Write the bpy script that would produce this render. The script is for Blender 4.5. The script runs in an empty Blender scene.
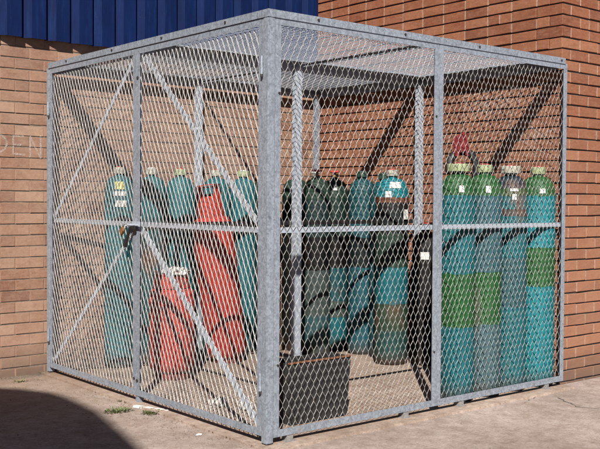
import bpy, bmesh, math, random
from mathutils import Vector, Matrix, noise
import mathutils
R = math.radians
rnd = random.Random(7)
scene = bpy.context.scene
col = scene.collection

# ------------------------------------------------------------------ camera
yaw, pitch, roll = 0.8809, -0.0269, 0.0063
fw = Vector((math.cos(pitch)*math.cos(yaw), math.cos(pitch)*math.sin(yaw), math.sin(pitch)))
rt = Vector((math.sin(yaw), -math.cos(yaw), 0)); up = rt.cross(fw)
r2 = rt*math.cos(roll) + up*math.sin(roll); u2 = -rt*math.sin(roll) + up*math.cos(roll)
cam = bpy.data.objects.new('camera', bpy.data.cameras.new('camera'))
col.objects.link(cam)
m = Matrix((r2, u2, -fw)).transposed().to_4x4(); m.translation = Vector((-3.1429, -4.0864, 1.3691))
cam.matrix_world = m
cam.data.sensor_width = 36; cam.data.lens = 944.75/600*36
cam.data.clip_start = 0.05; cam.data.clip_end = 3000
scene.camera = cam

# ------------------------------------------------------------------ light
SUN = Vector((0.82, 0.92, -1.0)).normalized()          # direction in which the light travels
world = bpy.data.worlds.new('World'); scene.world = world; world.use_nodes = True
nt = world.node_tree; bg = nt.nodes['Background']
sky = nt.nodes.new('ShaderNodeTexSky'); sky.sky_type = 'NISHITA'; sky.sun_disc = False
sky.sun_elevation = math.asin(-SUN.z); sky.sun_rotation = math.atan2(-SUN.x, -SUN.y)
sky.air_density = 0.3; sky.dust_density = 0.1; sky.ozone_density = 1.0
nt.links.new(sky.outputs[0], bg.inputs[0]); bg.inputs[1].default_value = 0.05
sl = bpy.data.lights.new('sun', 'SUN'); sl.energy = 5.0; sl.angle = R(0.5); sl.color = (1.0, 0.955, 0.90)
so = bpy.data.objects.new('sun', sl); col.objects.link(so); so.location = (-8, -9, 10)
so.rotation_euler = SUN.to_track_quat('-Z', 'Y').to_euler()
scene.view_settings.view_transform = 'Standard'; scene.view_settings.look = 'None'
scene.view_settings.gamma = 1; scene.view_settings.use_curve_mapping = False
scene.view_settings.exposure = 1.32

# ------------------------------------------------------------------ helpers
def tag(o, label=None, cat=None, group=None, kind=None):
    if label: o['label'] = label
    if cat: o['category'] = cat
    if group: o['group'] = group
    if kind: o['kind'] = kind
    return o
def empty(name, loc=(0,0,0), label=None, cat=None, group=None, rot=(0,0,0)):
    o = bpy.data.objects.new(name, None); col.objects.link(o); o.location = loc; o.rotation_euler = rot
    o.empty_display_size = .1
    return tag(o, label, cat, group)
def obj(name, geo, mat, parent=None, smooth=False, loc=None):
    me = bpy.data.meshes.new(name)
    if isinstance(geo, MB):
        me.from_pydata(geo.v, [], geo.f); me.update()
        if geo.c:
            ca = me.color_attributes.new('tint', 'FLOAT_COLOR', 'POINT')
            flat = []
            for c in geo.c: flat += [c[0], c[1], c[2], 1]
            ca.data.foreach_set('color', flat)
    else:
        geo.to_mesh(me); geo.free()
    if smooth:
        me.polygons.foreach_set('use_smooth', [True]*len(me.polygons))
        if smooth is not True:
            try: me.set_sharp_from_angle(angle=R(smooth))
            except Exception: pass
    me.materials.append(mat)
    o = bpy.data.objects.new(name, me); col.objects.link(o)
    if parent: o.parent = parent
    if loc: o.location = loc
    return o
class MB:
    def __init__(s): s.v = []; s.f = []; s.c = []
    def hexa(s, pts, c=None):
        n = len(s.v); s.v += [tuple(p) for p in pts]
        s.f += [tuple(n+i for i in q) for q in ((0,3,2,1),(4,5,6,7),(0,1,5,4),(1,2,6,5),(2,3,7,6),(3,0,4,7))]
        if c is not None: s.c += [c]*8
    def box(s, a, b, c=None):
        x0,y0,z0 = [min(a[i],b[i]) for i in range(3)]; x1,y1,z1 = [max(a[i],b[i]) for i in range(3)]
        s.hexa([(x0,y0,z0),(x1,y0,z0),(x1,y1,z0),(x0,y1,z0),(x0,y0,z1),(x1,y0,z1),(x1,y1,z1),(x0,y1,z1)], c)
    def bar(s, p, q, w, t, n=(0,0,1)):
        """box from p to q: width w across, thickness t along n"""
        p = Vector(p); q = Vector(q); d = (q-p).normalized(); n = Vector(n)
        n = (n - d*n.dot(d)).normalized(); a = d.cross(n)
        P = []
        for e in (p, q):
            for i, j in ((-1,-1),(1,-1),(1,1),(-1,1)):
                P.append(e + a*(w/2*i) + n*(t/2*j))
        s.hexa(P)
    def tube(s, pts, r, seg=8, closed=False):
        pts = [Vector(p) for p in pts]; N = len(pts); base = len(s.v)
        prev = None
        for i, p in enumerate(pts):
            if closed: d = pts[(i+1)%N]-pts[i-1]
            else: d = pts[min(i+1,N-1)]-pts[max(i-1,0)]
            d.normalize()
            if prev is None:
                a = d.orthogonal().normalized()
            else:
                a = (prev - d*prev.dot(d)).normalized()
            prev = a; b = d.cross(a)
            rr = r[i] if isinstance(r, (list,tuple)) else r
            for k in range(seg):
                t = 2*math.pi*k/seg
                s.v.append(tuple(p + a*(rr*math.cos(t)) + b*(rr*math.sin(t))))
        M = N if closed else N-1
        for i in range(M):
            j = (i+1) % N
            for k in range(seg):
                l = (k+1) % seg
                s.f.append((base+i*seg+k, base+i*seg+l, base+j*seg+l, base+j*seg+k))
        if not closed:
            s.f.append(tuple(base+k for k in reversed(range(seg))))
            s.f.append(tuple(base+(N-1)*seg+k for k in range(seg)))
    def lathe(s, prof, seg=28, cen=(0,0), capb=True, capt=True):
        base = len(s.v)
        for r, z in prof:
            for k in range(seg):
                t = 2*math.pi*k/seg
                s.v.append((cen[0]+r*math.cos(t), cen[1]+r*math.sin(t), z))
        for i in range(len(prof)-1):
            for k in range(seg):
                l = (k+1) % seg
                s.f.append((base+i*seg+k, base+i*seg+l, base+(i+1)*seg+l, base+(i+1)*seg+k))
        if capb: s.f.append(tuple(base+k for k in reversed(range(seg))))
        if capt: s.f.append(tuple(base+(len(prof)-1)*seg+k for k in range(seg)))

# ------------------------------------------------------------------ materials
ALB = .47      # overall reflectance calibration of the colours below
class NT:
    def __init__(s, name, rough=.6, metal=0, spec=.5, k=1):
        s.k = k
        s.m = bpy.data.materials.new(name); s.m.use_nodes = True; s.t = s.m.node_tree
        s.b = s.t.nodes['Principled BSDF']; s.b.inputs['Roughness'].default_value = rough
        s.b.inputs['Metallic'].default_value = metal
        s.b.inputs['Specular IOR Level'].default_value = spec
    def n(s, kind, **kw):
        x = s.t.nodes.new(kind)
        for k, v in kw.items(): setattr(x, k, v)
        return x
    def l(s, a, b): s.t.links.new(a, b)
    def coord(s, which='Object', scale=(1,1,1)):
        tc = s.n('ShaderNodeTexCoord'); mp = s.n('ShaderNodeMapping'); mp.inputs['Scale'].default_value = scale
        s.l(tc.outputs[which], mp.inputs[0]); return mp.outputs[0]
    def geo(s, scale=(1,1,1)):
        g = s.n('ShaderNodeNewGeometry'); mp = s.n('ShaderNodeMapping'); mp.inputs['Scale'].default_value = scale
        s.l(g.outputs['Position'], mp.inputs[0]); return mp.outputs[0]
    def noise(s, co, scale, detail=5, rough=.6, dist=0):
        x = s.n('ShaderNodeTexNoise'); x.inputs['Scale'].default_value = scale
        x.inputs['Detail'].default_value = detail; x.inputs['Roughness'].default_value = rough
        x.inputs['Distortion'].default_value = dist
        s.l(co, x.inputs['Vector']); return x.outputs['Fac']
    def ramp(s, fac, stops, interp='LINEAR'):
        x = s.n('ShaderNodeValToRGB'); x.color_ramp.interpolation = interp
        el = x.color_ramp.elements
        while len(el) > 1: el.remove(el[0])
        for i, (p, c) in enumerate(stops):
            if not isinstance(c, (tuple, list)): c = (c, c, c)
            e = el[0] if i == 0 else el.new(p)
            e.position = p; e.color = (*c[:3], 1)
        s.l(fac, x.inputs[0]); return x.outputs[0]
    def mix(s, fac, a, b, mode='MIX'):
        x = s.n('ShaderNodeMix', data_type='RGBA', blend_type=mode)
        for v, i in ((fac, 0), (a, 6), (b, 7)):
            if hasattr(v, 'links'): s.l(v, x.inputs[i])
            elif isinstance(v, (tuple, list)): x.inputs[i].default_value = (*v[:3], 1)
            else: x.inputs[i].default_value = v
        return x.outputs[2]
    def bump(s, h, strength=.3, dist=.01):
        x = s.n('ShaderNodeBump'); x.inputs['Strength'].default_value = strength; x.inputs['Distance'].default_value = dist
        s.l(h, x.inputs['Height']); s.l(x.outputs[0], s.b.inputs['Normal'])
    def base(s, c):
        k = ALB*s.k
        if hasattr(c, 'links'): s.l(s.mix(1, c, (k,k,k), 'MULTIPLY'), s.b.inputs['Base Color'])
        else: s.b.inputs['Base Color'].default_value = (c[0]*k, c[1]*k, c[2]*k, 1)
        return s.m

def plain(name, c, rough=.6, metal=0, var=.25, scale=14, bump=.1):
    t = NT(name, rough, metal); co = t.coord()
    f = t.noise(co, scale)
    lo = tuple(x*(1-var) for x in c); hi = tuple(min(1, x*(1+var)) for x in c)
    t.base(t.ramp(f, [(.3, lo), (.7, hi)])); t.bump(f, bump, .004)
    return t.m

def galv(name, base=.5, metal=.35, rough=.5, var=.3, tint=(.90,1,1.13)):
    t = NT(name, rough, metal); co = t.geo()
    v = t.n('ShaderNodeTexVoronoi'); v.inputs['Scale'].default_value = 95; t.l(co, v.inputs['Vector'])
    sv = t.n('ShaderNodeSeparateColor'); t.l(v.outputs['Color'], sv.inputs[0])
    B = lambda k: (base*k*tint[0], base*k*tint[1], base*k*tint[2])
    sp = t.ramp(sv.outputs[0], [(.0, B(1-var)), (1, B(1+var*.8))])
    f = t.noise(co, 34, 9, .8, .8)
    st = t.ramp(f, [(.32, B(1-var*1.5)), (.47, B(.95)), (.58, B(1.1)), (.70, B(1.75))])
    c = t.mix(.55, sp, st)
    g = t.noise(t.geo((1,1,.16)), 42, 8, .78, .3)
    c = t.mix(t.ramp(g, [(.50, 0), (.62, .45), (.70, .1)]), c, B(.45))
    g2 = t.noise(t.geo((1,1,.5)), 7, 8, .8, .3)
    c = t.mix(t.ramp(g2, [(.60, 0), (.72, .5)]), c, (.34, .27, .20))
    t.base(c)
    t.l(t.ramp(f, [(.3, rough+.15), (.7, rough-.12)]), t.b.inputs['Roughness'])
    t.bump(f, .25, .003)
    return t.m
M_GALV = galv('galvanised steel', .47, .3, .45, .52)
M_BRACE = galv('bright galvanised angle', .64, .2, .5, .2)
M_MESH = galv('galvanised expanded metal', .35, .15, .55, .40, (1.06,1,.95))
M_ROOF = galv('roof mesh steel', .50, .2, .5, .2)
M_DARK = plain('dark painted steel', (.022,.021,.02), .55, .2, .5, 30)
M_RUBBER = plain('black rubber', (.012,.012,.012), .55)
M_BOLT = plain('weathered bolt', (.10,.085,.075), .5, .6, .4, 60)
M_BRASS = plain('tarnished brass', (.45,.23,.10), .45, .5, .3, 50)
M_VBRASS = plain('valve brass', (.42,.33,.16), .4, .6, .3, 60)
M_WHITE = plain('white label', (.85,.85,.8), .6, 0, .12, 60)
M_CHROME = plain('shackle steel', (.6,.6,.6), .3, .8, .1)

def brick_mat(name, ca, cb, cc, dusty, dust_amt, zdust=None, rough=.9):
    t = NT(name, rough, 0, .2)
    at = t.n('ShaderNodeAttribute', attribute_name='tint')
    sep = t.n('ShaderNodeSeparateColor'); t.l(at.outputs['Color'], sep.inputs[0])
    c = t.ramp(sep.outputs[0], [(0, ca), (.5, cb), (1, cc)])
    mk = .75 if 'pale' in name else 0
    co = t.geo()
    f1 = t.noise(co, 45, 8, .75); f2 = t.noise(co, 2.2, 6, .65, .4); f3 = t.noise(t.geo((1,1,3.5)), 16, 5, .7)
    c = t.mix(t.ramp(f1, [(.32, .0), (.62, .75)]), c, t.mix(1, c, (.62,.56,.52), 'MULTIPLY'))
    c = t.mix(t.ramp(f3, [(.45, 0), (.8, .45)]), c, dusty)
    d = t.ramp(f2, [(.38, 0), (.66, dust_amt)])
    c = t.mix(d, c, dusty)
    if zdust:      # splash and dust that settles on the lower courses
        g = t.n('ShaderNodeNewGeometry'); sx = t.n('ShaderNodeSeparateXYZ'); t.l(g.outputs['Position'], sx.inputs[0])
        mr = t.n('ShaderNodeMapRange'); mr.inputs[1].default_value = 3.0; mr.inputs[2].default_value = .2
        mr.inputs[3].default_value = 0; mr.inputs[4].default_value = zdust; t.l(sx.outputs[2], mr.inputs[0])
        c = t.mix(mr.outputs[0], c, dusty)
        g2 = t.n('ShaderNodeMapRange'); g2.inputs[1].default_value = .26; g2.inputs[2].default_value = .02
        g2.inputs[3].default_value = 0; g2.inputs[4].default_value = .8; t.l(sx.outputs[2], g2.inputs[0])
        c = t.mix(g2.outputs[0], c, (.17,.115,.085))
    mort = t.mix(t.ramp(f1, [(.3, 0), (.7, 1)]), (.26,.17,.12), (.70,.58,.46))
    mort = t.mix(mk, mort, cb)
    mort = t.mix(sep.outputs[0], t.mix(.3, mort, cb), mort)
    c = t.mix(sep.outputs[1], c, mort)
    bl = t.noise(co, 5, 8, .75, 1.0)
    c = t.mix(t.ramp(bl, [(.56, 0), (.68, .45)]), c, t.mix(1, c, (.55,.48,.45), 'MULTIPLY'))
    t.base(c)
    h = t.mix(.5, f1, t.noise(co, 160, 4, .7))
    t.bump(h, .7, .006)
    return t.m
M_BRA = brick_mat('pale dusty brick', (.27,.125,.080), (.41,.215,.138), (.51,.32,.22), (.54,.36,.26), .5, .02)
M_BRB = brick_mat('red brick', (.25,.072,.032), (.345,.112,.050), (.43,.165,.080), (.50,.27,.17), .20, .50)
M_MORT = plain('dark bed joint mortar', (.10,.075,.06), .95, 0, .35, 30, .5)
M_MORTA = plain('sandy bed joint mortar', (.24,.17,.125), .95, 0, .3, 30, .5)

# ------------------------------------------------------------------ ground
GZ = 0.0
def ground_mat(name, lo, mid, hi, wet):
    t = NT(name, .92, 0, .25); co = t.geo()
    a = t.noise(co, .9, 7, .62, .6); b = t.noise(co, 9, 8, .7); c = t.noise(co, 130, 4, .8); e = t.noise(co, 3.1, 7, .7, 1.2)
    cc = t.ramp(a, [(.3, lo), (.5, mid), (.7, hi)])
    cc = t.mix(t.ramp(b, [(.35, .9), (.60, 0)]), cc, t.mix(1, cc, (.66,.60,.56), 'MULTIPLY'))
    d2 = t.noise(co, 38, 7, .8)
    cc = t.mix(t.ramp(d2, [(.36, .8), (.52, 0)]), cc, t.mix(1, cc, (.66,.61,.57), 'MULTIPLY'))
    cc = t.mix(t.ramp(d2, [(.52, 0), (.68, .7)]), cc, t.mix(1, cc, (1.25,1.24,1.22), 'MULTIPLY'))
    cc = t.mix(t.ramp(e, [(.56, 0), (.70, .6)]), cc, wet)
    cc = t.mix(t.ramp(c, [(.3, .9), (.5, 0)]), cc, t.mix(1, cc, (.5,.47,.45), 'MULTIPLY'))
    v = t.n('ShaderNodeTexVoronoi'); v.inputs['Scale'].default_value = 240; t.l(co, v.inputs['Vector'])
    cc = t.mix(t.ramp(v.outputs['Distance'], [(.12, .35), (.3, 0)]), cc, (.62,.55,.50))
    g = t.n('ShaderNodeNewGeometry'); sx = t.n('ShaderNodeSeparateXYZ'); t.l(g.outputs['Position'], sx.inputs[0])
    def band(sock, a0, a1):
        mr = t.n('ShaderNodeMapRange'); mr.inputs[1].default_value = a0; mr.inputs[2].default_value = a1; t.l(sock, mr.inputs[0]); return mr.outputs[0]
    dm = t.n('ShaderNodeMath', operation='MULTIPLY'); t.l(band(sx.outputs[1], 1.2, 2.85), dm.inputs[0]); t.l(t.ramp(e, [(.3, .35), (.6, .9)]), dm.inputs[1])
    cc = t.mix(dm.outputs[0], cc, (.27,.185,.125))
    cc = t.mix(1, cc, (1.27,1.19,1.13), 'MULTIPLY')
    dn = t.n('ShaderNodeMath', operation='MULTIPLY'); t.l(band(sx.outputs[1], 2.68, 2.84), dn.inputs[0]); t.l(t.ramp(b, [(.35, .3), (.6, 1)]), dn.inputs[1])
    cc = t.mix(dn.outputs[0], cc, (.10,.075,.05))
    t.base(cc)
    h = t.mix(.5, b, c)
    h = t.mix(.4, h, d2)
    t.bump(h, 1.0, .016)
    return t.m
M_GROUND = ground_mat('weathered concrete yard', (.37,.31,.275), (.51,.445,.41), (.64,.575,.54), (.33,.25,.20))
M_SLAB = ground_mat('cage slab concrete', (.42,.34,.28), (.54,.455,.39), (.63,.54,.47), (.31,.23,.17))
bm = bmesh.new(); G = 60
def gx(i):   # finer near the cage
    s = (i/G-.5)*2; return math.copysign(abs(s)**3.2, s)*400 + s*7
grid = [[bm.verts.new((gx(i), gx(j), 0)) for j in range(G+1)] for i in range(G+1)]
for i in range(G):
    for j in range(G): bm.faces.new((grid[i][j], grid[i+1][j], grid[i+1][j+1], grid[i][j+1]))
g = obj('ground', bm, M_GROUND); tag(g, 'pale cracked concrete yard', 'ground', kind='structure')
# thin slab the cage stands on, with an irregular outer edge
def ragged_slab():
    mb = MB(); top = .014; N = 70; x0, x1 = -.05, 2.766
    edge = []
    for i in range(N+1):
        x = x0+(x1-x0)*i/N
        edge.append((x, -.085 + .010*noise.noise(Vector((x*6, 0, 3))) + .006*noise.noise(Vector((x*22, 1, 3)))))
    for i, (x, y) in enumerate(edge):
        mb.v += [(x, y-.006, -.02), (x, y, top), (x, 2.845, top), (x, 2.845, -.02)]
    for i in range(N):
        a = 4*i; b = a+4
        for k in range(3): mb.f.append((a+k, b+k, b+k+1, a+k+1))
    mb.f.append((0,1,2,3)); mb.f.append((4*N+3, 4*N+2, 4*N+1, 4*N))
    return mb
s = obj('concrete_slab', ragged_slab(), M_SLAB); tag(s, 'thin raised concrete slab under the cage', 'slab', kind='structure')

def crack(pts, w):
    mb = MB(); r = random.Random(3); P = []
    for (x0,y0),(x1,y1) in zip(pts, pts[1:]):
        for i in range(8):
            f = i/8; P.append((x0+(x1-x0)*f+r.uniform(-.01,.01), y0+(y1-y0)*f+r.uniform(-.01,.01)))
    P.append(pts[-1])
    for i, (x, y) in enumerate(P):
        ww = w*r.uniform(.4,1.2)*(1-i/len(P)*.7); mb.v += [(x-ww,y,.004),(x+ww,y,.004)]
    for i in range(len(P)-1): mb.f.append((2*i,2*i+1,2*i+3,2*i+2))
    o = obj('ground_crack', mb, M_CRACK); tag(o, 'dark crack in the concrete yard', 'ground', kind='structure')
M_CRACK = plain('crack', (.05,.04,.035), .95)
crack([(2.30,-.09),(2.02,-.17)], .005); crack([(2.4,-.20),(2.25,-.45),(2.45,-.85),(2.2,-1.3)], .0035)
# ------------------------------------------------------------------ brick building
CH = .0825; BH = CH-.0105; BL = .224; PJ = .009; HB = (BL-PJ)/2
bld = empty('brick_building', (2.77, 2.85, 0), 'brick building with red side pier, pale rear wall and dark blue ribbed cladding', 'building')
def brick(mb, o, u, n, s0, s1, z0, z1, depth, rec_c, tint, ch, wob):
    """brick box: from s0..s1 along u, front face toward n"""
    j = rnd.uniform(-.0015, .0015)
    f = o + n*j
    P = []
    zj = rnd.uniform(-.0012, .0012)
    # back, mid, front rings
    tw = [rnd.uniform(-wob, wob) for _ in range(4)]
    for (d, c) in ((-depth, 0), (-ch, 0), (0, ch)):
        for qi, (a, z) in enumerate(((s0+c, z0+c), (s1-c, z0+c), (s1-c, z1-c), (s0+c, z1-c))):
            P.append(f + u*a + Vector((0,0,z+zj+tw[qi])) + n*(d+(tw[(qi+1)%4] if d > -.01 else 0)))
    b = len(mb.v); mb.v += [tuple(p) for p in P]; mb.c += [tint]*12
    for r in (0, 4):
        for k in range(4):
            l = (k+1) % 4
            mb.f.append((b+r+k, b+r+l, b+r+4+l, b+r+4+k))
    mb.f.append((b+8, b+9, b+10, b+11)); mb.f.append((b+3, b+2, b+1, b))
def tint():
    return (min(1, max(0, rnd.gauss(.5, .30))), 0, 0)
def wall(o, u, n, length, z0, zmax, zoff, start, perp_rec, name, mat, mort, bed_rec, quoin=None, CH=CH, ch=.003, wob=.0011):
    o = Vector(o); u = Vector(u); n = Vector(n); mb = MB()
    k = 0; z = z0
    while z < zmax:
        odd = k % 2
        st = start[odd]; p = st
        first = True; pend = False
        while p < length:
            L = BL
            if first and quoin is not None: L = quoin[odd]
            elif first and odd: L = HB
            if pend: L = HB; pend = False
            elif rnd.random() < .03 and not first: L = HB; pend = True
            e = min(p+L, length)
            dep = .05
            if first and quoin is not None: dep = quoin[1-odd]
            tt = tint()
            brick(mb, o, u, n, p, e, z+.0105, z+CH, dep, 0, tt, ch, wob)
            if e < length:   # pale perpend mortar, a little behind the brick face
                q = perp_rec + rnd.uniform(-.001, .0012)
                a = o + u*(e-.002) - n*q; b = o + u*(e+PJ+.002) - n*(q+.03)
                pts = []
                for zz in (z+.012, z+CH-.001):
                    pts += [o+u*(e-.002)-n*q+Vector((0,0,zz)), o+u*(e+PJ+.002)-n*q+Vector((0,0,zz)),
                            o+u*(e+PJ+.002)-n*(q+.03)+Vector((0,0,zz)), o+u*(e-.002)-n*(q+.03)+Vector((0,0,zz))]
                mb.hexa(pts, (rnd.random()**1.6, 1, 0))
            p = e+PJ; first = False
        z += CH; k += 1
    w = obj(name, mb, mat, bld); w.matrix_parent_inverse = Matrix.Translation((-2.77,-2.85,0))
    mm = MB()
    s0 = min(start) + (.02 if quoin else 0)
    a = o + u*s0 - n*bed_rec; b = o + u*(length-.004) - n*(bed_rec+.20)
    mm.box(a + Vector((0,0,-.05)), b + Vector((0,0,zmax)))
    w2 = obj('mortar', mm, mort, w)
    return w
ZC = 2.404 - 30*CH
# rear wall (behind the left side), facing -y
wA = wall((2.79, 2.85, 0), (-1,0,0), (0,-1,0), 7.0, 1.748-21*.0845, 2.72, 0, (0, 0), .0035, 'brick_wall', M_BRA, M_MORTA, .0052, CH=.0845, ch=.0016, wob=.0016)
# side wall facing -x, from the pier corner back to the rear wall
wB = wall((2.77, .07, 0), (0,1,0), (-1,0,0), 2.80, ZC, 4.4, 0, (BL+PJ, HB+PJ), .003, 'brick_wall', M_BRB, M_MORT, .013, wob=.0020)
# pier front facing -y
wC = wall((2.77, .07, 0), (1,0,0), (0,-1,0), 4.5, ZC, 4.4, 0, (0, 0), .003, 'brick_wall', M_BRB, M_MORT, .0105, quoin=(HB, BL), wob=.0020)
wA['label'] = 'pale dusty rear brick wall'; wB['label'] = 'red brick side wall inside the cage'; wC['label'] = 'red brick pier front right of the cage'

# ribbed blue cladding on the rear wall
def cladding():
    mb = MB(); pit = .1955; y0 = 2.822; zb = 2.580; zt = 5.0; ph = .008+.0
    prof = []
    i0 = -18; i1 = 14
    for i in range(i0, i1):
        x = ph + i*pit
        prof += [(x+.004, 0), (x+.062, -.036), (x+.176, -.036), (x+.184, -.0)]
    prof = [(x, y) for x, y in prof if x < 2.768]
    prof.append((2.766, prof[-1][1]))
    n = len(prof); t = .0012
    for z in (zb, zt):
        for x, y in prof: mb.v.append((x, y0+y, z))
        for x, y in prof: mb.v.append((x, y0+y+t, z))
    for i in range(n-1):
        mb.f.append((i, i+1, 2*n+i+1, 2*n+i))
        mb.f.append((n+i+1, n+i, 3*n+i, 3*n+i+1))
        mb.f.append((i+1, i, n+i, n+i+1))
        mb.f.append((2*n+i, 2*n+i+1, 3*n+i+1, 3*n+i))
    return mb
t = NT('blue painted cladding', .7, 0, .06); co = t.geo((1,1,.3))
f = t.noise(co, 6, 7, .7); f2 = t.noise(t.geo(), 60, 5, .7)
c = t.ramp(f, [(.3, (.003,.010,.052)), (.7, (.005,.020,.095))])
f4 = t.noise(t.geo((9,1,.5)), 4, 8, .75)
c = t.mix(t.ramp(f4, [(.52, 0), (.70, .5)]), c, (.015,.045,.17))
c = t.mix(t.ramp(f2, [(.68, 0), (.78, .4)]), c, (.35,.42,.5))
t.base(c); t.bump(f, .08, .01)
cl = obj('metal_cladding', cladding(), t.m, bld); cl.matrix_parent_inverse = Matrix.Translation((-2.77,-2.85,0))
# hidden upper wall that carries the cladding
mb = MB(); mb.box((-4.2, 2.856, 2.60), (2.80, 3.05, 5.0))
w = obj('upper_wall', mb, M_MORTA, bld); w.matrix_parent_inverse = Matrix.Translation((-2.77,-2.85,0))

# chalk graffiti -------------------------------------------------------------
t = NT('chalk', .95, 0, .1); co = t.geo(); f = t.noise(co, 90, 6, .8)
t.base((1.0,.93,.84))
tr = t.n('ShaderNodeBsdfTransparent'); mx = t.n('ShaderNodeMixShader'); out = t.t.nodes['Material Output']
t.l(t.ramp(f, [(.42, .0), (.66, .55)]), mx.inputs[0]); t.l(tr.outputs[0], mx.inputs[1]); t.l(t.b.outputs[0], mx.inputs[2]); t.l(mx.outputs[0], out.inputs[0])
M_CHALK = t.m
def strokes(mb, segs, o, u, n, w):
    o = Vector(o); u = Vector(u); n = Vector(n)
    for line in segs:
        P = [o + u*a + Vector((0,0,b)) + n*.0022 for a, b in line]
        for p, q in zip(P, P[1:]):
            d = (q-p); L = d.length; d.normalize(); a = d.cross(n)*(w/2)
            p = p - d*w*.3; q = q + d*w*.3
            b = len(mb.v); mb.v += [tuple(p-a), tuple(q-a), tuple(q+a), tuple(p+a)]; mb.f.append((b,b+1,b+2,b+3))
mb = MB()
arc = lambda cx, cz, rx, rz, a0, a1, n=9: [(cx+rx*math.cos(R(a0+(a1-a0)*i/n)), cz+rz*math.sin(R(a0+(a1-a0)*i/n))) for i in range(n+1)]
strokes(mb, [[(-.43,1.70),(-.43,1.85)], [(-.43,1.85)]+arc(-.40,1.775,.10,.075,90,-90)+[(-.43,1.70)],
             [(-.17,1.835),(-.25,1.835),(-.25,1.70),(-.16,1.695)], [(-.25,1.77),(-.19,1.77)],
             [(-.115,1.68),(-.115,1.835),(-.03,1.675),(-.03,1.845)]], (0,2.85,0), (1,0,0), (0,-1,0), .014)
gA = obj('graffiti', mb, M_CHALK, wA)
mb = MB()
sq = lambda x0, x1, z, amp, n: [(x0+(x1-x0)*i/n, z + (amp if i % 2 else -amp)*rnd.uniform(.4, 1)) for i in range(n+1)]
strokes(mb, [[(1.02,2.20),(.72,2.235),(.42,2.225),(.46,2.10)], sq(1.0,.44,2.13,.035,14), [(.98,2.20),(.98,2.09)],
             arc(.80,2.15,.05,.04,0,360,12), arc(.62,2.15,.05,.045,0,300,12), sq(.95,.62,2.07,.03,10)], (2.77,0,0), (0,1,0), (-1,0,0), .011)
obj('graffiti', mb, M_CHALK, wB)
mb = MB()
strokes(mb, [[(.50,1.93),(.38,1.97),(.25,1.86),(.12,1.90)], sq(.52,.14,1.86,.05,10), [(.45,1.84),(.20,1.72)]],
        (2.77,0,0), (0,1,0), (-1,0,0), .011)
gB = obj('graffiti', mb, M_CHALK, wB)

# ------------------------------------------------------------------ expanded metal
CX, CY = 2.74, 2.80            # outside size of the cage
ZB, ZT = .05, 2.40
DW, DH = .045, .092
def exmesh(o, h, v, n, W, H, c=.68, s=-.73, sw=.0046, th=.0022, dw=DW, dh=DH, x0=0., z0=0.):
    """expanded metal sheet: origin o, in-plane axes h (across) and v (long way of the diamonds), outward n.
    each strand is a twisted strip tilted about v; neighbours are bonded where the zigzags meet"""
    o = Vector(o); h = Vector(h); v = Vector(v); n = Vector(n)
    mb = MB(); wv = (h*c + n*s)*(sw/2)
    tv = (h*(-s) + n*c)*(th/2)
    half = dw/2; K = int(W/half)+2; J = int(H/(dh/2))+2
    bond = dh*.075
    for k in range(-1, K):
        xl = k*half + x0; xr = (k+1)*half + x0
        pts = []
        for j in range(-1, J+1):
            right = (j+k) % 2 == 0
            x = xr if right else xl
            off = -wv if right else wv
            z = j*dh/2 + z0
            pts.append((x, z-bond, off)); pts.append((x, z+bond, off))
        ring = []
        for (x, z, off) in pts:
            if z < -.004 or z > H+.004 or x < -.0005 or x > W+.0005: ring.append(None); continue
            wob = noise.noise(Vector((x*2.3+o.x*3, z*2.3+o.y*3, 7.7)))*.006
            jx = noise.noise(Vector((x*31, z*31, 1.1+o.x)))*.0028; jz = noise.noise(Vector((x*29, z*29, 5.1+o.y)))*.003
            p = o + h*(x+jx) + v*(z+jz) + off + n*wob
            b = len(mb.v)
            for a, q in ((-1,-1),(1,-1),(1,1),(-1,1)): mb.v.append(tuple(p + wv*a + tv*q))
            ring.append(b)
        for a, b in zip(ring, ring[1:]):
            if a is None or b is None: continue
            for i in range(4):
                l = (i+1) % 4
                mb.f.append((a+i, a+l, b+l, b+i))
    return mb

cage = empty('gas_cylinder_cage', (0,0,0), 'galvanised steel mesh cage with diagonal door braces and mesh roof', 'storage cage')
def angle_frame(mb, o, h, v, n, W, H, w=.040, t=.005, lip=.04):
    """rectangular frame of angle iron: flat face toward n, lip going back on the outer edge"""
    o = Vector(o); h = Vector(h); v = Vector(v); n = Vector(n)
    def bx(a0, a1, b0, b1, d0, d1):
        P = []
        for d in (d0, d1):
            for a, b in ((a0,b0),(a1,b0),(a1,b1),(a0,b1)): P.append(o+h*a+v*b-n*d)
        mb.hexa(P)
    e = .0004
    bx(0, W, 0, w, 0, t); bx(0, W, H-w, H, 0, t)
    bx(0, w, w, H-w, e, t); bx(W-w, W, w, H-w, e, t)
    bx(0, t, t, H-t, t, lip); bx(W-t, W, t, H-t, t, lip)
    bx(0, W, 0, t, t, lip-e); bx(0, W, H-t, H, t, lip-e)
H_, V_ = None, Vector((0,0,1))
PZ0, PZ1 = .05, 2.362          # panels
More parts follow.
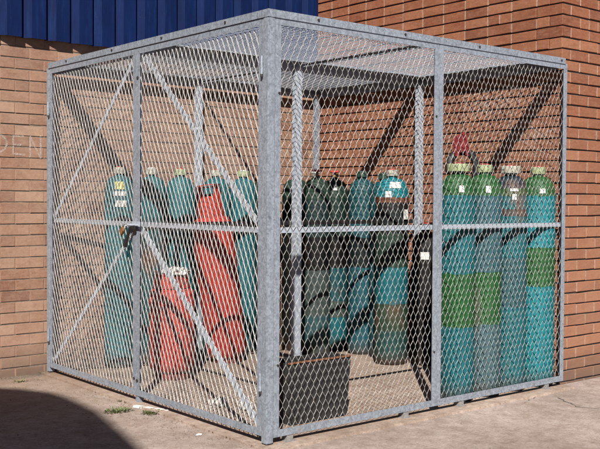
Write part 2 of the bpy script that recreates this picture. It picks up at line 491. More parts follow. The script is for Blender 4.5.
def side_panel(name, o, h, n, W, parent, mid=1.195, zb=PZ0, zt=PZ1, x0=0, z0=0):
    mb = MB(); Hh = zt-zb
    angle_frame(mb, Vector(o)+V_*zb, h, V_, n, W, Hh)
    fr = obj(name, mb, M_GALV, parent)
    me = exmesh(Vector(o)+V_*(zb+.032)-Vector(n)*.0125+Vector(h)*.032, h, V_, n, W-.064, Hh-.064, x0=x0, z0=z0)
    obj('mesh_infill', me, M_MESH, fr)
    r = MB(); p = Vector(o)+V_*mid-Vector(n)*.026
    hh = Vector(h)
    r.bar(p+hh*.01, p+hh*(W-.01), .03, .005, n)
    r.bar(p+hh*.01+V_*.0125-Vector(n)*.017, p+hh*(W-.01)+V_*.0125-Vector(n)*.017, .028, .005, (0,0,1))
    obj('mid_rail', r, M_BRACE, fr)
    return fr
X, Y = Vector((1,0,0)), Vector((0,1,0))
# right side (plane y=0, outward -y): two fixed panels
M2 = 1.369
pR1 = side_panel('side_panel', (.047, 0, 0), X, -Y, M2-.047-.001, cage)
pR2 = side_panel('side_panel', (M2+.001, 0, 0), X, -Y, CX-M2-.001, cage, x0=.013, z0=.02)
# left side (plane x=0, outward -x); across axis is -y, so origin is the far end
M1 = 1.428
dL = side_panel('door_leaf', (0, CY-.046, 0), -Y, -X, CY-.046-M1-.002, cage, zb=.058, zt=2.356, z0=.013)
dR = side_panel('door_leaf', (0, M1-.002, 0), -Y, -X, M1-.002-.049, cage, zb=.058, zt=2.356, x0=.008)
dL['label'] = 'left door leaf hinged at the wall'; dR['label'] = 'right door leaf with broad diagonal braces'
# braces
def brace(p, q, w, parent):
    mb = MB(); mb.bar(p, q, w, .005, (-1,0,0))
    d = (Vector(q)-Vector(p)).normalized(); a = d.cross(Vector((-1,0,0)))
    mb.bar(Vector(p)+a*(w/2-.0025)+Vector((.017,0,0)), Vector(q)+a*(w/2-.0025)+Vector((.017,0,0)), .034, .005, a)
    obj('brace', mb, M_BRACE, parent)
xb = .020
brace((xb, M1-.07, 2.30), (xb, .12, 1.24), .040, dR)
brace((xb, M1-.05, 1.16), (xb, .10, .115), .045, dR)
def flatbrace(p, q, parent):
    mb = MB(); mb.bar(p, q, .030, .006, (-1,0,0)); obj('brace', mb, M_BRACE, parent)
flatbrace((xb, M1+.07, 2.28), (xb, CY-.09, 1.22), dL)
flatbrace((xb, M1+.05, 1.16), (xb, CY-.09, .12), dL)

def posttube(name, x0, y0, x1, y1, z0, z1, mat=M_GALV, parent=cage, bev=.004):
    bm = bmesh.new(); bmesh.ops.create_cube(bm, size=1)
    for v in bm.verts: v.co = Vector(((x0+x1)/2+v.co.x*(x1-x0), (y0+y1)/2+v.co.y*(y1-y0), (z0+z1)/2+v.co.z*(z1-z0)))
    bmesh.ops.bevel(bm, geom=bm.edges[:], offset=bev, segments=2, affect='EDGES')
    return obj(name, bm, mat, parent, smooth=40)
posttube('corner_post', -.004, -.004, .045, .045, .02, 2.358)
posttube('corner_post', -.002, CY-.042, .044, CY+.002, .02, 2.366)
posttube('corner_post', CX-.05, CY-.05, CX, CY, .016, 2.358)
# intermediate posts (channel section)
def channel(name, cx, cy, z0, z1, w=.045, d=.022, mat=M_BRACE, ang=45):
    mb = MB(); t = .004
    mb.box((-w/2,-d/2,z0),(w/2,-d/2+t,z1)); mb.box((-w/2,-d/2+t,z0),(-w/2+t,d/2,z1)); mb.box((w/2-t,-d/2+t,z0),(w/2,d/2,z1))
    return obj(name, mb, mat, cage, loc=(cx,cy,0))
channel('centre_post', 1.375, 1.43, .016, 2.355, .065, .04)
channel('wall_post', CX-.036, 1.43, .016, 2.355, .06, .04)
channel('wall_post', 1.372, CY-.03, .016, 2.355, .06, .04)
# dark restraint rail between centre post and side wall
mb = MB(); mb.bar((.40,1.455,1.19),(CX-.01,1.455,1.19), .032,.012,(0,1,0))
obj('restraint_rail', mb, M_DARK, cage)
# roof: four panels of angle frame with mesh, plus deep cross beams
def roof_panel(x0, y0, x1, y1, tilt=.6):
    mb = MB(); z = ZT
    angle_frame(mb, (x0,y0,z), X, Y, V_, x1-x0, y1-y0, w=.080, t=.005, lip=.042)
    fr = obj('roof_panel', mb, M_GALV, cage)
    me = exmesh((x0+.07,y0+.07,z-.012), X, Y, V_, x1-x0-.14, y1-y0-.14, s=tilt)
    obj('mesh_infill', me, M_ROOF, fr)
RX, RY = CX-.03, CY-.028
roof_panel(-.006,-.006,RX,1.429)
roof_panel(-.006,1.432,RX,RY,-.6)
mb = MB(); mb.box((.06,1.4232,2.322),(CX-.06,1.4292,2.3565)); obj('roof_beam', mb, M_GALV, cage)
mb = MB(); mb.box((1.355,.075,2.372),(1.383,1.350,2.377)); mb.box((1.366,.075,2.352),(1.371,1.350,2.372)); obj('roof_bar', mb, M_GALV, cage)
mb = MB(); mb.box((1.355,1.512,2.372),(1.383,RY-.08,2.377)); mb.box((1.366,1.512,2.352),(1.371,RY-.08,2.372)); obj('roof_bar', mb, M_GALV, cage)
mb = MB(); mb.box((.05,RY-.012,2.322),(CX-.06,RY-.0055,2.3565)); obj('roof_beam', mb, M_GALV, cage)
mb = MB(); mb.box((RX-.012,.05,2.322),(RX-.0055,CY-.075,2.3565)); obj('roof_beam', mb, M_GALV, cage)
mb = MB(); mb.box((.006,.05,2.345),(.012,CY-.05,2.366)); obj('header_strip', mb, M_GALV, cage)
# feet
for x in (.17, 1.10, 1.62, 2.55):
    mb = MB(); mb.box((x-.022,.004,.010),(x+.022,.050,.0495)); mb.box((x-.035,-.012,.010),(x+.035,.056,.018)); obj('foot', mb, M_MESH, cage)
for y in (1.40,):
    mb = MB(); mb.box((.006,y,.010),(.045,y+.04,.0575)); obj('foot', mb, M_GALV, cage)
# bolts along the roof frame and stiles
def bolt(p, n, r=.008, parent=cage, mat=M_BOLT):
    mb = MB(); p = Vector(p); n = Vector(n); a = n.orthogonal().normalized(); b = n.cross(a)
    for d, rr in ((-.001, r), (.006, r*.9)):
        for k in range(6):
            tt = k*math.pi/3; mb.v.append(tuple(p+n*d+a*rr*math.cos(tt)+b*rr*math.sin(tt)))
    for k in range(6): mb.f.append((k,(k+1)%6,6+(k+1)%6,6+k))
    mb.f.append(tuple(range(6,12)))
    obj('bolt', mb, mat, parent)
for x in (.35, 1.05, 1.75, 2.66): bolt((x, -.006, 2.381), -Y)
for y in (.4, 1.1, 1.75, 2.45): bolt((-.006, y, 2.381), -X)
for z in (2.16, .16): bolt((0, M1-.02, z), -X, .012)
bolt((0, M1+.02, .17), -X, .010)
for z in (.4, 1.9): bolt((M2-.025, 0, z), -Y, .007); bolt((.075, 0, z+.05), -Y, .007)
# hinges: knuckles between leaf and post
def hinge(y, z, leaf):
    mb = MB(); mb.tube([(-.011,y,z-.05),(-.011,y,z+.05)], .009, 10); mb.box((-.003,y-.012,z-.04),(-.0008,y+.012,z+.04))
    obj('hinge', mb, M_GALV, leaf, smooth=40)
    mb = MB(); mb.tube([(-.011,y,z-.064),(-.011,y,z-.051)], .008, 8)
    obj('hinge_pin', mb, M_BOLT, leaf)
for z in (2.10, .36): hinge(.047, z, dR); hinge(CY-.045, z-.05, dL)
# latch: bolt plate, slide lever and padlock
mb = MB(); mb.box((-.010, M1-.055, 1.165), (-.001, M1+.045, 1.215)); obj('latch_plate', mb, M_BRACE, dR)
mb = MB(); mb.tube([(-.022, M1-.075, 1.19), (-.022, M1+.065, 1.19)], .008, 10); obj('slide_bolt', mb, M_BRACE, dR, smooth=40)
mb = MB(); mb.bar((-.030, M1-.035, 1.178), (-.030, M1+.040, 1.165), .024, .010, (-1,0,0))
mb.bar((-.034, M1+.020, 1.176), (-.040, M1+.062, 1.075), .020, .014, (-1,0,0))
mb.bar((-.041, M1+.058, 1.090), (-.043, M1+.072, 1.045), .028, .018, (-1,0,0))
obj('latch_handle', mb, M_RUBBER, dR)
lk = empty('padlock', (-.05, M1+.098, 1.150), 'small brass padlock hanging from the black latch between the door leaves', 'padlock')
bm = bmesh.new(); bmesh.ops.create_cube(bm, size=1)
for v in bm.verts: v.co = Vector((v.co.x*.018, v.co.y*.052, v.co.z*.040))
bmesh.ops.bevel(bm, geom=bm.edges[:], offset=.003, segments=2, affect='EDGES')
bo = obj('lock_body', bm, M_BRASS, lk, smooth=40); bo.rotation_euler = (R(-38),0,0)
mb = MB(); mb.tube([(0,-.015,.010),(0,-.015,.030),(0,-.012,.042),(0,0,.050),(0,.012,.042),(0,.015,.030),(0,.015,.010)], .0035, 8)
sh = obj('shackle', mb, M_CHROME, lk, smooth=True); sh.rotation_euler = (R(52),0,0); sh.location = (0,-.012,.010)

# ------------------------------------------------------------------ gas cylinders
TEAL=(.010,.21,.25); TEAL2=(.006,.33,.39); GREEN=(.026,.17,.040); DGREEN=(.03,.075,.05); NAVY=(.02,.05,.075)
GREY=(.13,.16,.15); RUST=(.24,.10,.055); RED=(.85,.055,.032); LIME=(.40,.47,.24); CREAM=(.5,.48,.38); BLACK=(.02,.02,.02); BROWN=(.15,.07,.045)
DKTEAL=(.014,.125,.145)
def cylmat(name, bands, Hh, wear=.35, wearcol=RUST, scuff=.25):
    t = NT(name, .45, 0, .22, k=.70)
    tc = t.n('ShaderNodeTexCoord'); sx = t.n('ShaderNodeSeparateXYZ'); t.l(tc.outputs['Object'], sx.inputs[0])
    mr = t.n('ShaderNodeMapRange'); mr.inputs[1].default_value = 0; mr.inputs[2].default_value = Hh
    co = t.coord('Object', (1,1,.45))
    oi = t.n('ShaderNodeObjectInfo')
    va = t.n('ShaderNodeVectorMath', operation='ADD'); t.l(co, va.inputs[0])
    sc = t.n('ShaderNodeMath', operation='MULTIPLY'); sc.inputs[1].default_value = 37.0; t.l(oi.outputs['Random'], sc.inputs[0]); t.l(sc.outputs[0], va.inputs[1])
    cv = va.outputs[0]
    wn = t.noise(cv, 26, 5, .7); ma = t.n('ShaderNodeMath', operation='MULTIPLY_ADD'); t.l(wn, ma.inputs[0]); ma.inputs[1].default_value = .05; t.l(sx.outputs[2], ma.inputs[2])
    mb_ = t.n('ShaderNodeMath', operation='SUBTRACT'); t.l(ma.outputs[0], mb_.inputs[0]); mb_.inputs[1].default_value = .025; t.l(mb_.outputs[0], mr.inputs[0])
    c = t.ramp(mr.outputs[0], [(z/Hh, k) for z, k in bands], 'CONSTANT')
    f = t.noise(cv, 9, 7, .7, .5); f2 = t.noise(cv, 30, 6, .75); f3 = t.noise(cv, 3.2, 5, .6, .8)
    c = t.mix(t.ramp(f, [(.3, .5), (.6, 0)]), c, t.mix(1, c, (.55,.52,.5), 'MULTIPLY'))
    c = t.mix(t.ramp(f3, [(.62-wear*.4, 0), (.72-wear*.25, .85)]), c, wearcol)
    c = t.mix(t.ramp(f2, [(.56, 0), (.66, scuff*1.6)]), c, t.mix(.28, c, (.42,.42,.38)))
    f5 = t.noise(t.coord('Object', (1,1,.12)), 40, 7, .8)
    c = t.mix(t.ramp(f5, [(.54, 0), (.66, .6)]), c, t.mix(1, c, (.42,.38,.36), 'MULTIPLY'))
    f6 = t.noise(cv, 70, 4, .8)
    c = t.mix(t.ramp(f6, [(.64, 0), (.68, wear*1.6+.2)]), c, (.16,.07,.035))
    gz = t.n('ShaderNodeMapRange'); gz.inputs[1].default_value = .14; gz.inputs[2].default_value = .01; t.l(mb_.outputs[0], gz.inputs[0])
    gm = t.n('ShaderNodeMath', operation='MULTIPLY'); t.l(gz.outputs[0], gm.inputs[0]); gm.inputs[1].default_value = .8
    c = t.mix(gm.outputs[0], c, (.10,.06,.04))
    t.base(c); t.l(t.ramp(f, [(.3, .75), (.7, .5)]), t.b.inputs['Roughness']); t.bump(f2, .2, .003)
    return t.m
collar_mats = {}
def gas_cylinder(loc, mat, label, r=.122, h=1.60, collar=LIME, lean=(0,0), rz=0, group='tall gas cylinders standing in the cage', sticker=None, handle=(.5,.03,.03), tagc=None, guard=.052):
    e = empty('gas_cylinder', loc, label, 'gas cylinder', group, rot=(lean[0], lean[1], 0))
    hs = h-.215     # start of the shoulder
    pr = [(r*.90,0),(r*.97,.012),(r,.035),(r,hs)]
    for i in range(1, 9):
        a = i/8*math.pi/2; pr.append((.040+(r-.040)*max(0,math.cos(a))**.85, hs+.145*math.sin(a)))
    pr += [(.040,hs+.165),(.030,hs+.167)]
    mb = MB(); mb.lathe(pr, 32); obj('body', mb, mat, e, smooth=38)
    key = collar
    if key not in collar_mats: collar_mats[key] = plain('collar paint', collar, .5, 0, .25, 30)
    # neck guard ring with side openings
    z0 = hs+.125; z1 = h; n = 28
    if guard:
        mb = MB(); zc = h-.040
        mb.lathe([(guard-.004,zc-.012),(guard,zc-.010),(guard+.002,zc),(guard+.002,h-.004),(guard-.001,h),(guard-.005,h-.001),(guard-.006,zc-.01)], n, capb=False, capt=False)
        obj('collar', mb, collar_mats[key], e, smooth=30)
    # valve
    mb = MB(); mb.lathe([(.020,hs+.150),(.020,hs+.175),(.014,hs+.180),(.014,hs+.205),(.010,hs+.21)], 12)
    mb.tube([(0,0,hs+.19),(.040*math.cos(rz),.040*math.sin(rz),hs+.19)], .009, 10)
    v = obj('valve', mb, M_VBRASS, e, smooth=40)
    wr = .026 if guard else .034
    mb = MB(); pts = [(wr*math.cos(k*math.pi/5), wr*math.sin(k*math.pi/5), z0+.092) for k in range(10)]
    mb.tube(pts, .006 if guard else .010, 6, closed=True)
    for k in range(3):
        a = k*2*math.pi/3; mb.tube([(0,0,z0+.086),(.026*math.cos(a),.026*math.sin(a),z0+.088)], .004, 6)
    hk = ('handle',)+tuple(handle)
    if hk not in collar_mats: collar_mats[hk] = plain('hand wheel paint', handle, .4)
    obj('hand_wheel', mb, collar_mats[hk], v, smooth=True)
    # paper sticker wrapped on the shoulder
    if sticker:
        for (az, zc, w, hh, mt) in sticker:
            mb = MB(); n = 8; rr = []
            for j in range(3):
                z = zc - hh/2 + hh*j/2
                # radius of body at z
                rad = r
                for (ra, za), (rb, zb_) in zip(pr, pr[1:]):
                    if za <= z <= zb_ and zb_ > za: rad = ra+(rb-ra)*(z-za)/(zb_-za)
                for k in range(n+1):
                    a = az + (k/n-.5)*w/r
                    mb.v.append(((rad+.003)*math.cos(a), (rad+.003)*math.sin(a), z))
            for j in range(2):
                for k in range(n):
                    b = j*(n+1)+k; mb.f.append((b,b+1,b+n+2,b+n+1))
            obj('label_sticker', mb, mt, e)
    if tagc:
        mb = MB(); mb.box((-.028,-.002,-.04),(.028,.002,.04)); tg = obj('tag', mb, M_WHITE, e)
        tg.location = ((r+.01)*math.cos(tagc[0]), (r+.01)*math.sin(tagc[0]), tagc[1]); tg.rotation_euler = (0, 0, tagc[0]+math.pi/2)
    return e
SL = .014
FR = R(232)   # azimuth facing the camera
WS = [(FR, 1.43, .034, .045, M_WHITE)]
mBG = cylmat('teal cylinder with green band', [(0,TEAL2),(.73,GREEN),(1.01,TEAL2),(1.385,GREEN)], 1.6, .05)
mBG2 = cylmat('worn teal cylinder with green band', [(0,TEAL),(.50,GREEN),(.86,TEAL),(1.385,GREEN)], 1.6, .12)
mBG3 = cylmat('pale scuffed teal cylinder', [(0,(.09,.21,.24)),(.50,GREEN),(.86,(.05,.18,.22)),(1.385,GREEN)], 1.6, .12, (.26,.24,.20), .5)
mRT = cylmat('rusty grey cylinder', [(0,TEAL),(.60,(.035,.16,.185)),(.95,TEAL),(1.24,(.12,.09,.08)),(1.29,TEAL),(1.385,GREEN),(1.44,NAVY)], 1.6, .16, (.24,.13,.09), .4)
gas_cylinder((2.632,.165,SL), mBG, 'bright teal gas cylinder with green waistband nearest the pier corner', r=.13, sticker=[(FR,1.425,.04,.035,M_WHITE)])
gas_cylinder((2.335,.185,SL), mRT, 'rusty grey and brown gas cylinder with a dark blue shoulder', collar=CREAM, guard=.072, sticker=[(FR,1.43,.06,.02,M_WHITE),(FR,1.38,.03,.04,M_WHITE)])
gas_cylinder((2.035,.172,SL), mBG3, 'pale scuffed teal gas cylinder with green shoulder beside the rusty one', sticker=WS)
gas_cylinder((1.770,.182,SL), mBG2, 'teal gas cylinder with low green band behind the middle stile of the right side', guard=.078, sticker=WS)
# tall worn one by the partition post
mT = cylmat('patchy teal and rust cylinder', [(0,(.05,.05,.04)),(.05,(.03,.11,.10)),(.28,(.05,.10,.06)),(.50,TEAL),(.80,DGREEN),(1.08,(.010,.02,.02)),(1.27,BLACK),(1.33,RUST),(1.37,TEAL2)], 1.6, .12, (.22,.11,.06), .35)
gas_cylinder((2.42,1.46,SL), mT, 'stout patchy teal and rust gas cylinder with paper label by the partition post', r=.138, collar=CREAM, handle=(.6,.05,.04),
             sticker=[(FR+.1,1.475,.11,.05,M_WHITE),(FR-.35,1.40,.05,.05,M_WHITE)], tagc=(FR+.75, 1.235))
mD1 = cylmat('mid teal cylinder', [(0,(.02,.15,.19)),(.76,(.003,.012,.014)),(1.02,DKTEAL)], 1.6, .05)  # near-black middle band stands in for the shade across this bay
mD2 = cylmat('grey green cylinder', [(0,TEAL),(.30,(.09,.14,.12)),(.45,DKTEAL),(.74,(.002,.003,.003)),(1.03,(.015,.05,.04)),(1.36,DGREEN)], 1.6, .04, (.12,.10,.08), .15)  # shade across the body painted as its near-black middle band
mD3 = cylmat('dark green cylinder', [(0,GREY),(.6,(.012,.03,.025)),(1.20,DGREEN)], 1.6, .2, BROWN, .3)  # darker middle band paints the shade on the rear corner group
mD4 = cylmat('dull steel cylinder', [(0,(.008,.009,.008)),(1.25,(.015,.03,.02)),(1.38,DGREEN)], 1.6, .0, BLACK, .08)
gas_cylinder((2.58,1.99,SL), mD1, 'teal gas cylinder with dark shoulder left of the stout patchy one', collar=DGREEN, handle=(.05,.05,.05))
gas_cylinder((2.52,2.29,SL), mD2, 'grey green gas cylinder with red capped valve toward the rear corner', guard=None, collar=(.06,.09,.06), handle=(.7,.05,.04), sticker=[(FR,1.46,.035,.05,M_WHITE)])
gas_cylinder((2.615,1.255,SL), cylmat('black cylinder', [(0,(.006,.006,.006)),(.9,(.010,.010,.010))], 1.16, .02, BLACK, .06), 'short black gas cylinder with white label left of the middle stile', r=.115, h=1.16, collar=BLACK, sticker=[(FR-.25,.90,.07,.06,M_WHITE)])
gas_cylinder((2.60,1.74,SL), cylmat('shaded teal cylinder', [(0,DKTEAL),(.8,(.010,.03,.04)),(1.2,DKTEAL)],1.58,.1), 'dark teal gas cylinder half hidden behind the stout patchy one', h=1.58, collar=DGREEN, handle=(.05,.05,.05))  # darker middle band is shade put into the body colour
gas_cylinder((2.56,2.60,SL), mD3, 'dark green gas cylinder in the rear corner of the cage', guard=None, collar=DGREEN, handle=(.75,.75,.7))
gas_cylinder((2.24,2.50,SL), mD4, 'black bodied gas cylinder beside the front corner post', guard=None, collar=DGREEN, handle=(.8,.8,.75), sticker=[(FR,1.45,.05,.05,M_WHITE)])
gas_cylinder((2.20,2.16,SL), cylmat('olive grey cylinder', [(0,(.05,.14,.15)),(.35,(.09,.13,.12)),(.74,(.002,.003,.003)),(1.03,(.015,.05,.05)),(1.34,DGREEN)],1.6,.04,BROWN,.15), 'olive grey gas cylinder in front of the rear corner group', guard=None, collar=BLACK, handle=(.75,.10,.08), rz=1)  # near-black middle band is painted shade at waist height
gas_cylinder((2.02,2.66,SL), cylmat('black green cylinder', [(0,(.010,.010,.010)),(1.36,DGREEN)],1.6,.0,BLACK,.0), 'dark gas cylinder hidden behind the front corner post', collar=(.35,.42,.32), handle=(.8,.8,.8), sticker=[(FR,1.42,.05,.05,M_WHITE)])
mL = cylmat('plain teal cylinder', [(0,TEAL),(1.37,TEAL)], 1.6, .05)
mL2 = cylmat('deep teal cylinder', [(0,DKTEAL),(1.2,TEAL)], 1.6, .12)
ML = plain('yellow label', (.75,.62,.12), .6)
FL = R(240)
gas_cylinder((.575,2.70,SL), mL, 'teal gas cylinder with yellow and white stickers behind the left door leaf', collar=CREAM, sticker=[(FL,1.455,.075,.06,ML),(FL,1.39,.10,.035,M_WHITE),(FL+.1,1.31,.09,.05,M_WHITE)])
gas_cylinder((.87,2.70,SL), mL2, 'dusky teal gas cylinder just right of the door meeting stiles', collar=CREAM, handle=(.8,.8,.78))
gas_cylinder((1.15,2.70,SL), mL, 'teal gas cylinder between the dusky one and the red leaning one', collar=LIME)
gas_cylinder((1.52,2.71,SL), mL2, 'teal gas cylinder mostly hidden behind the tall red one', collar=CREAM)
gas_cylinder((1.80,2.70,SL), mL, 'teal gas cylinder seen left of the front corner post', collar=LIME, handle=(.8,.8,.78))

# ------------------------------------------------------------------ red propane-style cylinders
def red_cylinder(loc, r, h, label, lean=(0,0), wear=.1, sh=.36, dome=.14, ring=.66):
    e = empty('red_gas_cylinder', loc, label, 'gas cylinder', 'red gas cylinders behind the right door leaf', rot=(lean[0], lean[1], 0))
    m = cylmat('worn red paint', [(0,RED),(h*.4,(.92,.068,.040))], h, wear, (.25,.05,.04), .28)
    pr = [(r*.80,0),(r*.80,.05),(r*.86,.055),(r*.97,.075),(r,.12),(r,h-sh)]
    for i in range(1,9):
        a = i/8*math.pi/2; pr.append((max(.03, r*math.cos(a)), h-sh+dome*math.sin(a)))
    pr.append((.03,h-sh+dome+.02))
    mb = MB(); mb.lathe(pr, 36); obj('body', mb, m, e, smooth=38)
    mb = MB()   # weld seam
    for z in (h*.42,): mb.lathe([(r+.0005,z-.006),(r+.003,z),(r+.0005,z+.006)], 36, capb=False, capt=False)
    obj('weld_seam', mb, m, e, smooth=True)
    # shroud with square hand holes
    mb = MB(); n = 32; rb = r*ring; rt_ = r*(ring-.06)
    z_ = sh*.74; zs = (h-z_,h-z_*.64,h-z_*.30,h-.01,h)
    for inner in (0,.005):
        for z in zs:
            rr = rb+(rt_-rb)*(z-zs[0])/(zs[-1]-zs[0]) - inner
            for k in range(n):
                a = 2*math.pi*k/n; mb.v.append((rr*math.cos(a), rr*math.sin(a), z))
    q = lambda ri,z,k: ri*5*n+z*n+(k%n)
    for zz in range(4):
        for k in range(n):
            if zz == 2 and (k-3) % 16 < 4: continue
            mb.f.append((q(0,zz,k),q(0,zz,k+1),q(0,zz+1,k+1),q(0,zz+1,k)))
            mb.f.append((q(1,zz,k+1),q(1,zz,k),q(1,zz+1,k),q(1,zz+1,k+1)))
    for k in range(n): mb.f.append((q(0,4,k),q(0,4,k+1),q(1,4,k+1),q(1,4,k)))
    obj('shroud', mb, m, e, smooth=30)
    mb = MB(); mb.lathe([(.02,h-sh+dome-.01),(.02,h-sh+dome+.05),(.012,h-sh+dome+.06),(.012,h-sh+dome+.08)], 12); mb.tube([(0,0,h-sh+dome+.03),(-.03,-.05,h-sh+dome+.03)], .012, 8)
    obj('valve', mb, M_VBRASS, e, smooth=40)
    return e
red_cylinder((1.40,2.36,SL), .168, 1.48, 'tall red gas cylinder with square hand hole leaning against the teal ones', lean=(R(1.5),R(-9)))
r1 = red_cylinder((.655,2.02,SL), .172, .81, 'short red gas cylinder with whitish worn top behind the lower door brace', lean=(0,R(-1.0)), wear=.22, sh=.17, dome=.06, ring=.80)
mb = MB()
for k in range(9):
    a = rnd.uniform(0, 6.28); rr = rnd.uniform(.02,.10); x = .62+rr*math.cos(a); y = 2.02+rr*math.sin(a)
    w = rnd.uniform(.015,.035); z = .842
    mb.hexa([(x-w,y-w*.6,z),(x+w,y-w*.7,z),(x+w*.8,y+w,z),(x-w*.8,y+w*.8,z),(x-w*.6,y-w*.4,z+w),(x+w*.7,y-w*.5,z+w*.8),(x+w*.5,y+w*.6,z+w*1.1),(x-w*.5,y+w*.5,z+w*.9)])
# cylinder crown of crumpled white rag tied over the short one
def blob(name, loc, sx, sy, sz, mat, seed, parent=None, sub=3, amp=.35, freq=9):
    bm = bmesh.new(); bmesh.ops.create_icosphere(bm, subdivisions=sub, radius=1)
    for v in bm.verts:
        nn = noise.noise(v.co*freq*.25 + Vector((seed,0,0)))*.7 + noise.noise(v.co*freq*.6+Vector((0,seed,0)))*.3
        c = v.co*(1+amp*nn); v.co = Vector((c.x*sx, c.y*sy, max(c.z, -.45)*sz))
    return obj(name, bm, mat, parent, smooth=30, loc=loc)
rg = blob('white_rag', (.64,1.99,.815), .12, .11, .040, M_WHITE, 4.2, amp=.6, freq=14); tag(rg, 'crumpled white rag on top of the short red cylinder', 'rag')

# ------------------------------------------------------------------ dark tapered bin by the right side
bn = empty('steel_bin', (.615,.36,SL), 'black tapered steel bin with rusty rim behind the right mesh side', 'bin')
def bin_mb():
    mb = MB(); t = .006; w, d, h = .25, .10, .375; k = .90
    for (x, y, s0, s1) in ((0,-1,0,0),(0,1,0,0)):
        y0 = y*d*k; y1 = y*d
        mb.hexa([(-w*k,y0,0),(w*k,y0,0),(w*k,y0-y*t,0),(-w*k,y0-y*t,0),(-w,y1,h),(w,y1,h),(w,y1-y*t,h),(-w,y1-y*t,h)])
    for x in (-1,1):
        mb.hexa([(x*w*k,-d*k+t,0),(x*w*k,d*k-t,0),(x*(w*k-t),d*k-t,0),(x*(w*k-t),-d*k+t,0),(x*w,-d+t,h),(x*w,d-t,h),(x*(w-t),d-t,h),(x*(w-t),-d+t,h)])
    mb.box((-w*k+t,-d*k+t,.004),(w*k-t,d*k-t,.01))
    return mb
obj('bin_wall', bin_mb(), plain('black steel sheet', (.012,.011,.010), .85, 0, .5, 12), bn)
mb = MB(); z = .378
mb.bar((-.254,-.103,z),(.254,-.103,z), .010, .010)
obj('rim', mb, plain('rusty rim', (.30,.13,.06), .8, .1, .35, 30), bn)

# ------------------------------------------------------------------ hose loop and red cloth on the side wall
HX = 2.02
mb = MB(); pts = []
for i in range(19):
    a = R(200-220*i/18); pts.append((HX+.09*math.cos(a), .36-.05*math.cos(a), 1.60+.115*math.sin(a)))
pts = pts + [(HX+.10, .33, 1.50)]
mb.tube(pts, .028, 10)
hl = obj('rubber_hose', mb, M_RUBBER, None, smooth=True); tag(hl, 'thick black rubber hose looping up behind the green shouldered cylinders', 'hose')
def cloth():
    bm = bmesh.new(); n = 22; m_ = 18; vs = []
    for i in range(n+1):
        row = []
        for j in range(m_+1):
            u = (i/n-.5)*2; v = j/m_
            y = .40 + .0*u ; z = 1.845 - .15*v - .03*u*u*(1-v) - .02*math.sin(u*5)*v
            yy = .36 - .055*math.sqrt(max(0,1-u*u)) + .016*math.sin(u*11+v*2)*(.3+v) + .01*noise.noise(Vector((u*3,v*3,2)))
            row.append(bm.verts.new((HX-.035+u*.058, yy, z)))
        vs.append(row)
    for i in range(n):
        for j in range(m_): bm.faces.new((vs[i][j],vs[i+1][j],vs[i+1][j+1],vs[i][j+1]))
    bmesh.ops.solidify(bm, geom=bm.faces[:], thickness=.003)
    return bm
rc = obj('red_cloth', cloth(), plain('faded red cloth', (.42,.035,.04), .9, 0, .3, 25), None, smooth=True)
tag(rc, 'faded red cloth draped over the black hose loop', 'cloth')

# ------------------------------------------------------------------ weeds, litter, rubble
def leafmat(name, c): return plain(name, c, .7, 0, .4, 40)
M_WEED = leafmat('weed leaves', (.13,.15,.045)); M_WEED2 = leafmat('dry weed leaves', (.22,.19,.08))
def weed(loc, rad, h, n, label, seed, mat=M_WEED):
    r = random.Random(seed); mb = MB()
    for i in range(n):
        a = r.uniform(0,6.283); d = rad*r.random()**.8*.75; bx_, by_ = d*math.cos(a), d*math.sin(a)*.7
        L = r.uniform(.4,1)*h*1.3; th = a + r.uniform(-.8,.8); el = r.uniform(.25,1.2); w = r.uniform(.002,.006)
        p0 = Vector((bx_,by_,0)); dr = Vector((math.cos(th)*math.cos(el), math.sin(th)*math.cos(el), math.sin(el)))
        sd = Vector((-math.sin(th), math.cos(th), 0))
        p1 = p0+dr*L*.55; p2 = p1 + (dr*.7+Vector((0,0,-.35)))*L*.45
        b = len(mb.v)
        for q in (p0-sd*w*.5, p0+sd*w*.5, p1-sd*w, p1+sd*w, p2): mb.v.append(tuple(q))
        mb.f += [(b,b+1,b+3,b+2),(b+2,b+3,b+4)]
    o = obj('weed', mb, mat, None, loc=loc); tag(o, label, 'weed', 'weeds growing out of the yard')
    return o
weed((-.20,1.30,0), .12, .030, 230, 'low green weed tuft at the edge of the ground shadow', 1)
weed((-.055,1.12,0), .085, .028, 190, 'green weed tuft in front of the white litter strip', 2)
weed((-.015,1.55,0), .06, .022, 130, 'small weed tuft under the door meeting stiles', 3)
weed((-.30,2.62,0), .08, .02, 70, 'dry scrap of weed at the foot of the pale wall', 4, M_WEED2)
mb = MB()
for i in range(10):
    y0 = 1.335-.026*i; x0 = -.055+.010*i
    mb.hexa([(x0-.02,y0,.002),(x0+.022,y0,.002),(x0+.03,y0-.027,.003),(x0-.012,y0-.027,.003),(x0-.02,y0,.016+.006*math.sin(i*2)),(x0+.022,y0,.014),(x0+.03,y0-.027,.014+.006*math.sin(i*2.+2)*0),(x0-.012,y0-.027,.016+.006*math.sin(i*2+2))])
o = obj('litter_strip', mb, M_WHITE); tag(o, 'crumpled strip of white litter below the right door leaf', 'litter')
M_RUB = plain('pale rubble', (.62,.58,.52), .9, 0, .2, 30, .4)
for i, (x, y, s_, lb) in enumerate(((.36,.98,.055,'larger pale rubble lump just inside the right door leaf'),(.45,.80,.045,'pale rubble lump nearest the corner post inside the door'),(.52,.92,.035,'small pale rubble lump between the two larger ones'))):
    o = blob('rubble', (x,y,SL+.02), s_*1.2, s_, s_*.75, M_RUB, i*3.1, amp=.5, freq=6); tag(o, lb, 'rubble', 'pale rubble lumps inside the door')
o = blob('litter_scrap', (-.13,.47,.004), .018, .010, .006, M_WHITE, 9.3, amp=.6, freq=9); tag(o, 'tiny white scrap lying alone on the yard before the right door leaf', 'litter')
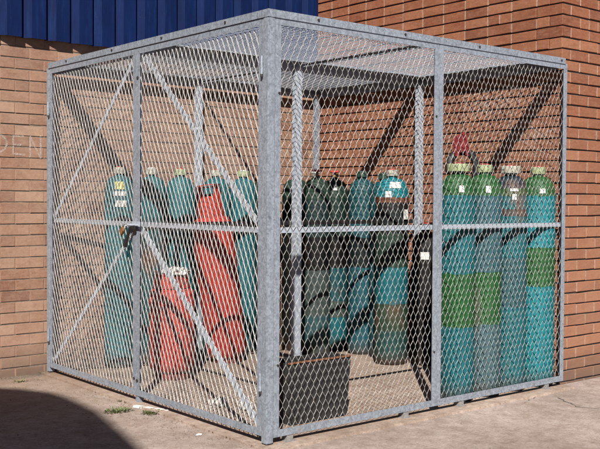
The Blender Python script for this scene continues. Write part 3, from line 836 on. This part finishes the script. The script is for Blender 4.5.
# scattered grit and leaf scraps: uncountable
mb = MB(); r = random.Random(5)
for i in range(1500):
    x = r.uniform(-1.3,3.3); y = r.uniform(-1.5,2.8)
    if r.random() < .85:
        t_ = r.random(); x = -.05-abs(r.gauss(0,.16)); y = 2.8*t_
        if r.random() < .35: x = r.uniform(-1.2,0); y = 2.83-abs(r.gauss(0,.05))
    z = .0 if (x < -.06 or y < -.1 or x > 2.76) else SL
    if y > .05 and x > 2.75: continue
    s_ = r.uniform(.002,.006); a = r.uniform(0,3.14); c, d = math.cos(a)*s_, math.sin(a)*s_
    hh = s_*.7
    mb.hexa([(x-c,y-d,z),(x+d,y-c,z),(x+c,y+d,z),(x-d,y+c,z),(x-c*.5,y-d*.5,z+hh),(x+d*.5,y-c*.5,z+hh),(x+c*.5,y+d*.5,z+hh),(x-d*.5,y+c*.5,z+hh)])
o = obj('grit', mb, plain('grit', (.22,.17,.12), .9, 0, .6, 3)); tag(o, 'scattered grit and leaf scraps on the concrete', 'grit', kind='stuff')

# ------------------------------------------------------------------ shed added unseen behind the camera, plan shaped to throw the round-cornered shadow
HS = 7.0
plan = [(-.497,2.501),(-.378,2.341),(-.283,2.134),(-.258,1.95),(-.264,1.784),(-.280,1.56),(-.300,1.356),(-.393,.987),(-.498,.562),(-.545,.408),(-.64,.06),(-.80,-.4),
        (-1.5,-1.0),(-3.2,-1.2),(-4.8,.6),(-4.6,2.6),(-3.0,3.6),(-1.2,3.2),(-.75,2.80)]
cx0, cy0 = -2.4-.82*HS, 1.4-.92*HS
plan = [(x-.82*HS-cx0, y-.92*HS-cy0) for x, y in plan]
def prism(poly, z0, z1):
    mb = MB(); n = len(poly); mb.v = [(x,y,z0) for x,y in poly]+[(x,y,z1) for x,y in poly]
    mb.f = [tuple(range(n-1,-1,-1)), tuple(range(n,2*n))]+[(i,(i+1)%n,n+(i+1)%n,n+i) for i in range(n)]
    return mb
plan = plan[::-1]
sd = empty('shadow_caster', (cx0, cy0, 0), 'dark green shed added unseen behind the viewpoint for the rounded ground shadow', 'shadow caster')
obj('caster_wall', prism([(x*.97, y*.97) for x, y in plan], 0, HS-.121), plain('shed paint', (.10,.12,.11), .7), sd)
obj('roof', prism(plan, HS-.12, HS), plain('shed roof felt', (.08,.08,.08), .8), sd)  # top of the added caster, outline cut to the ground shadow's edge
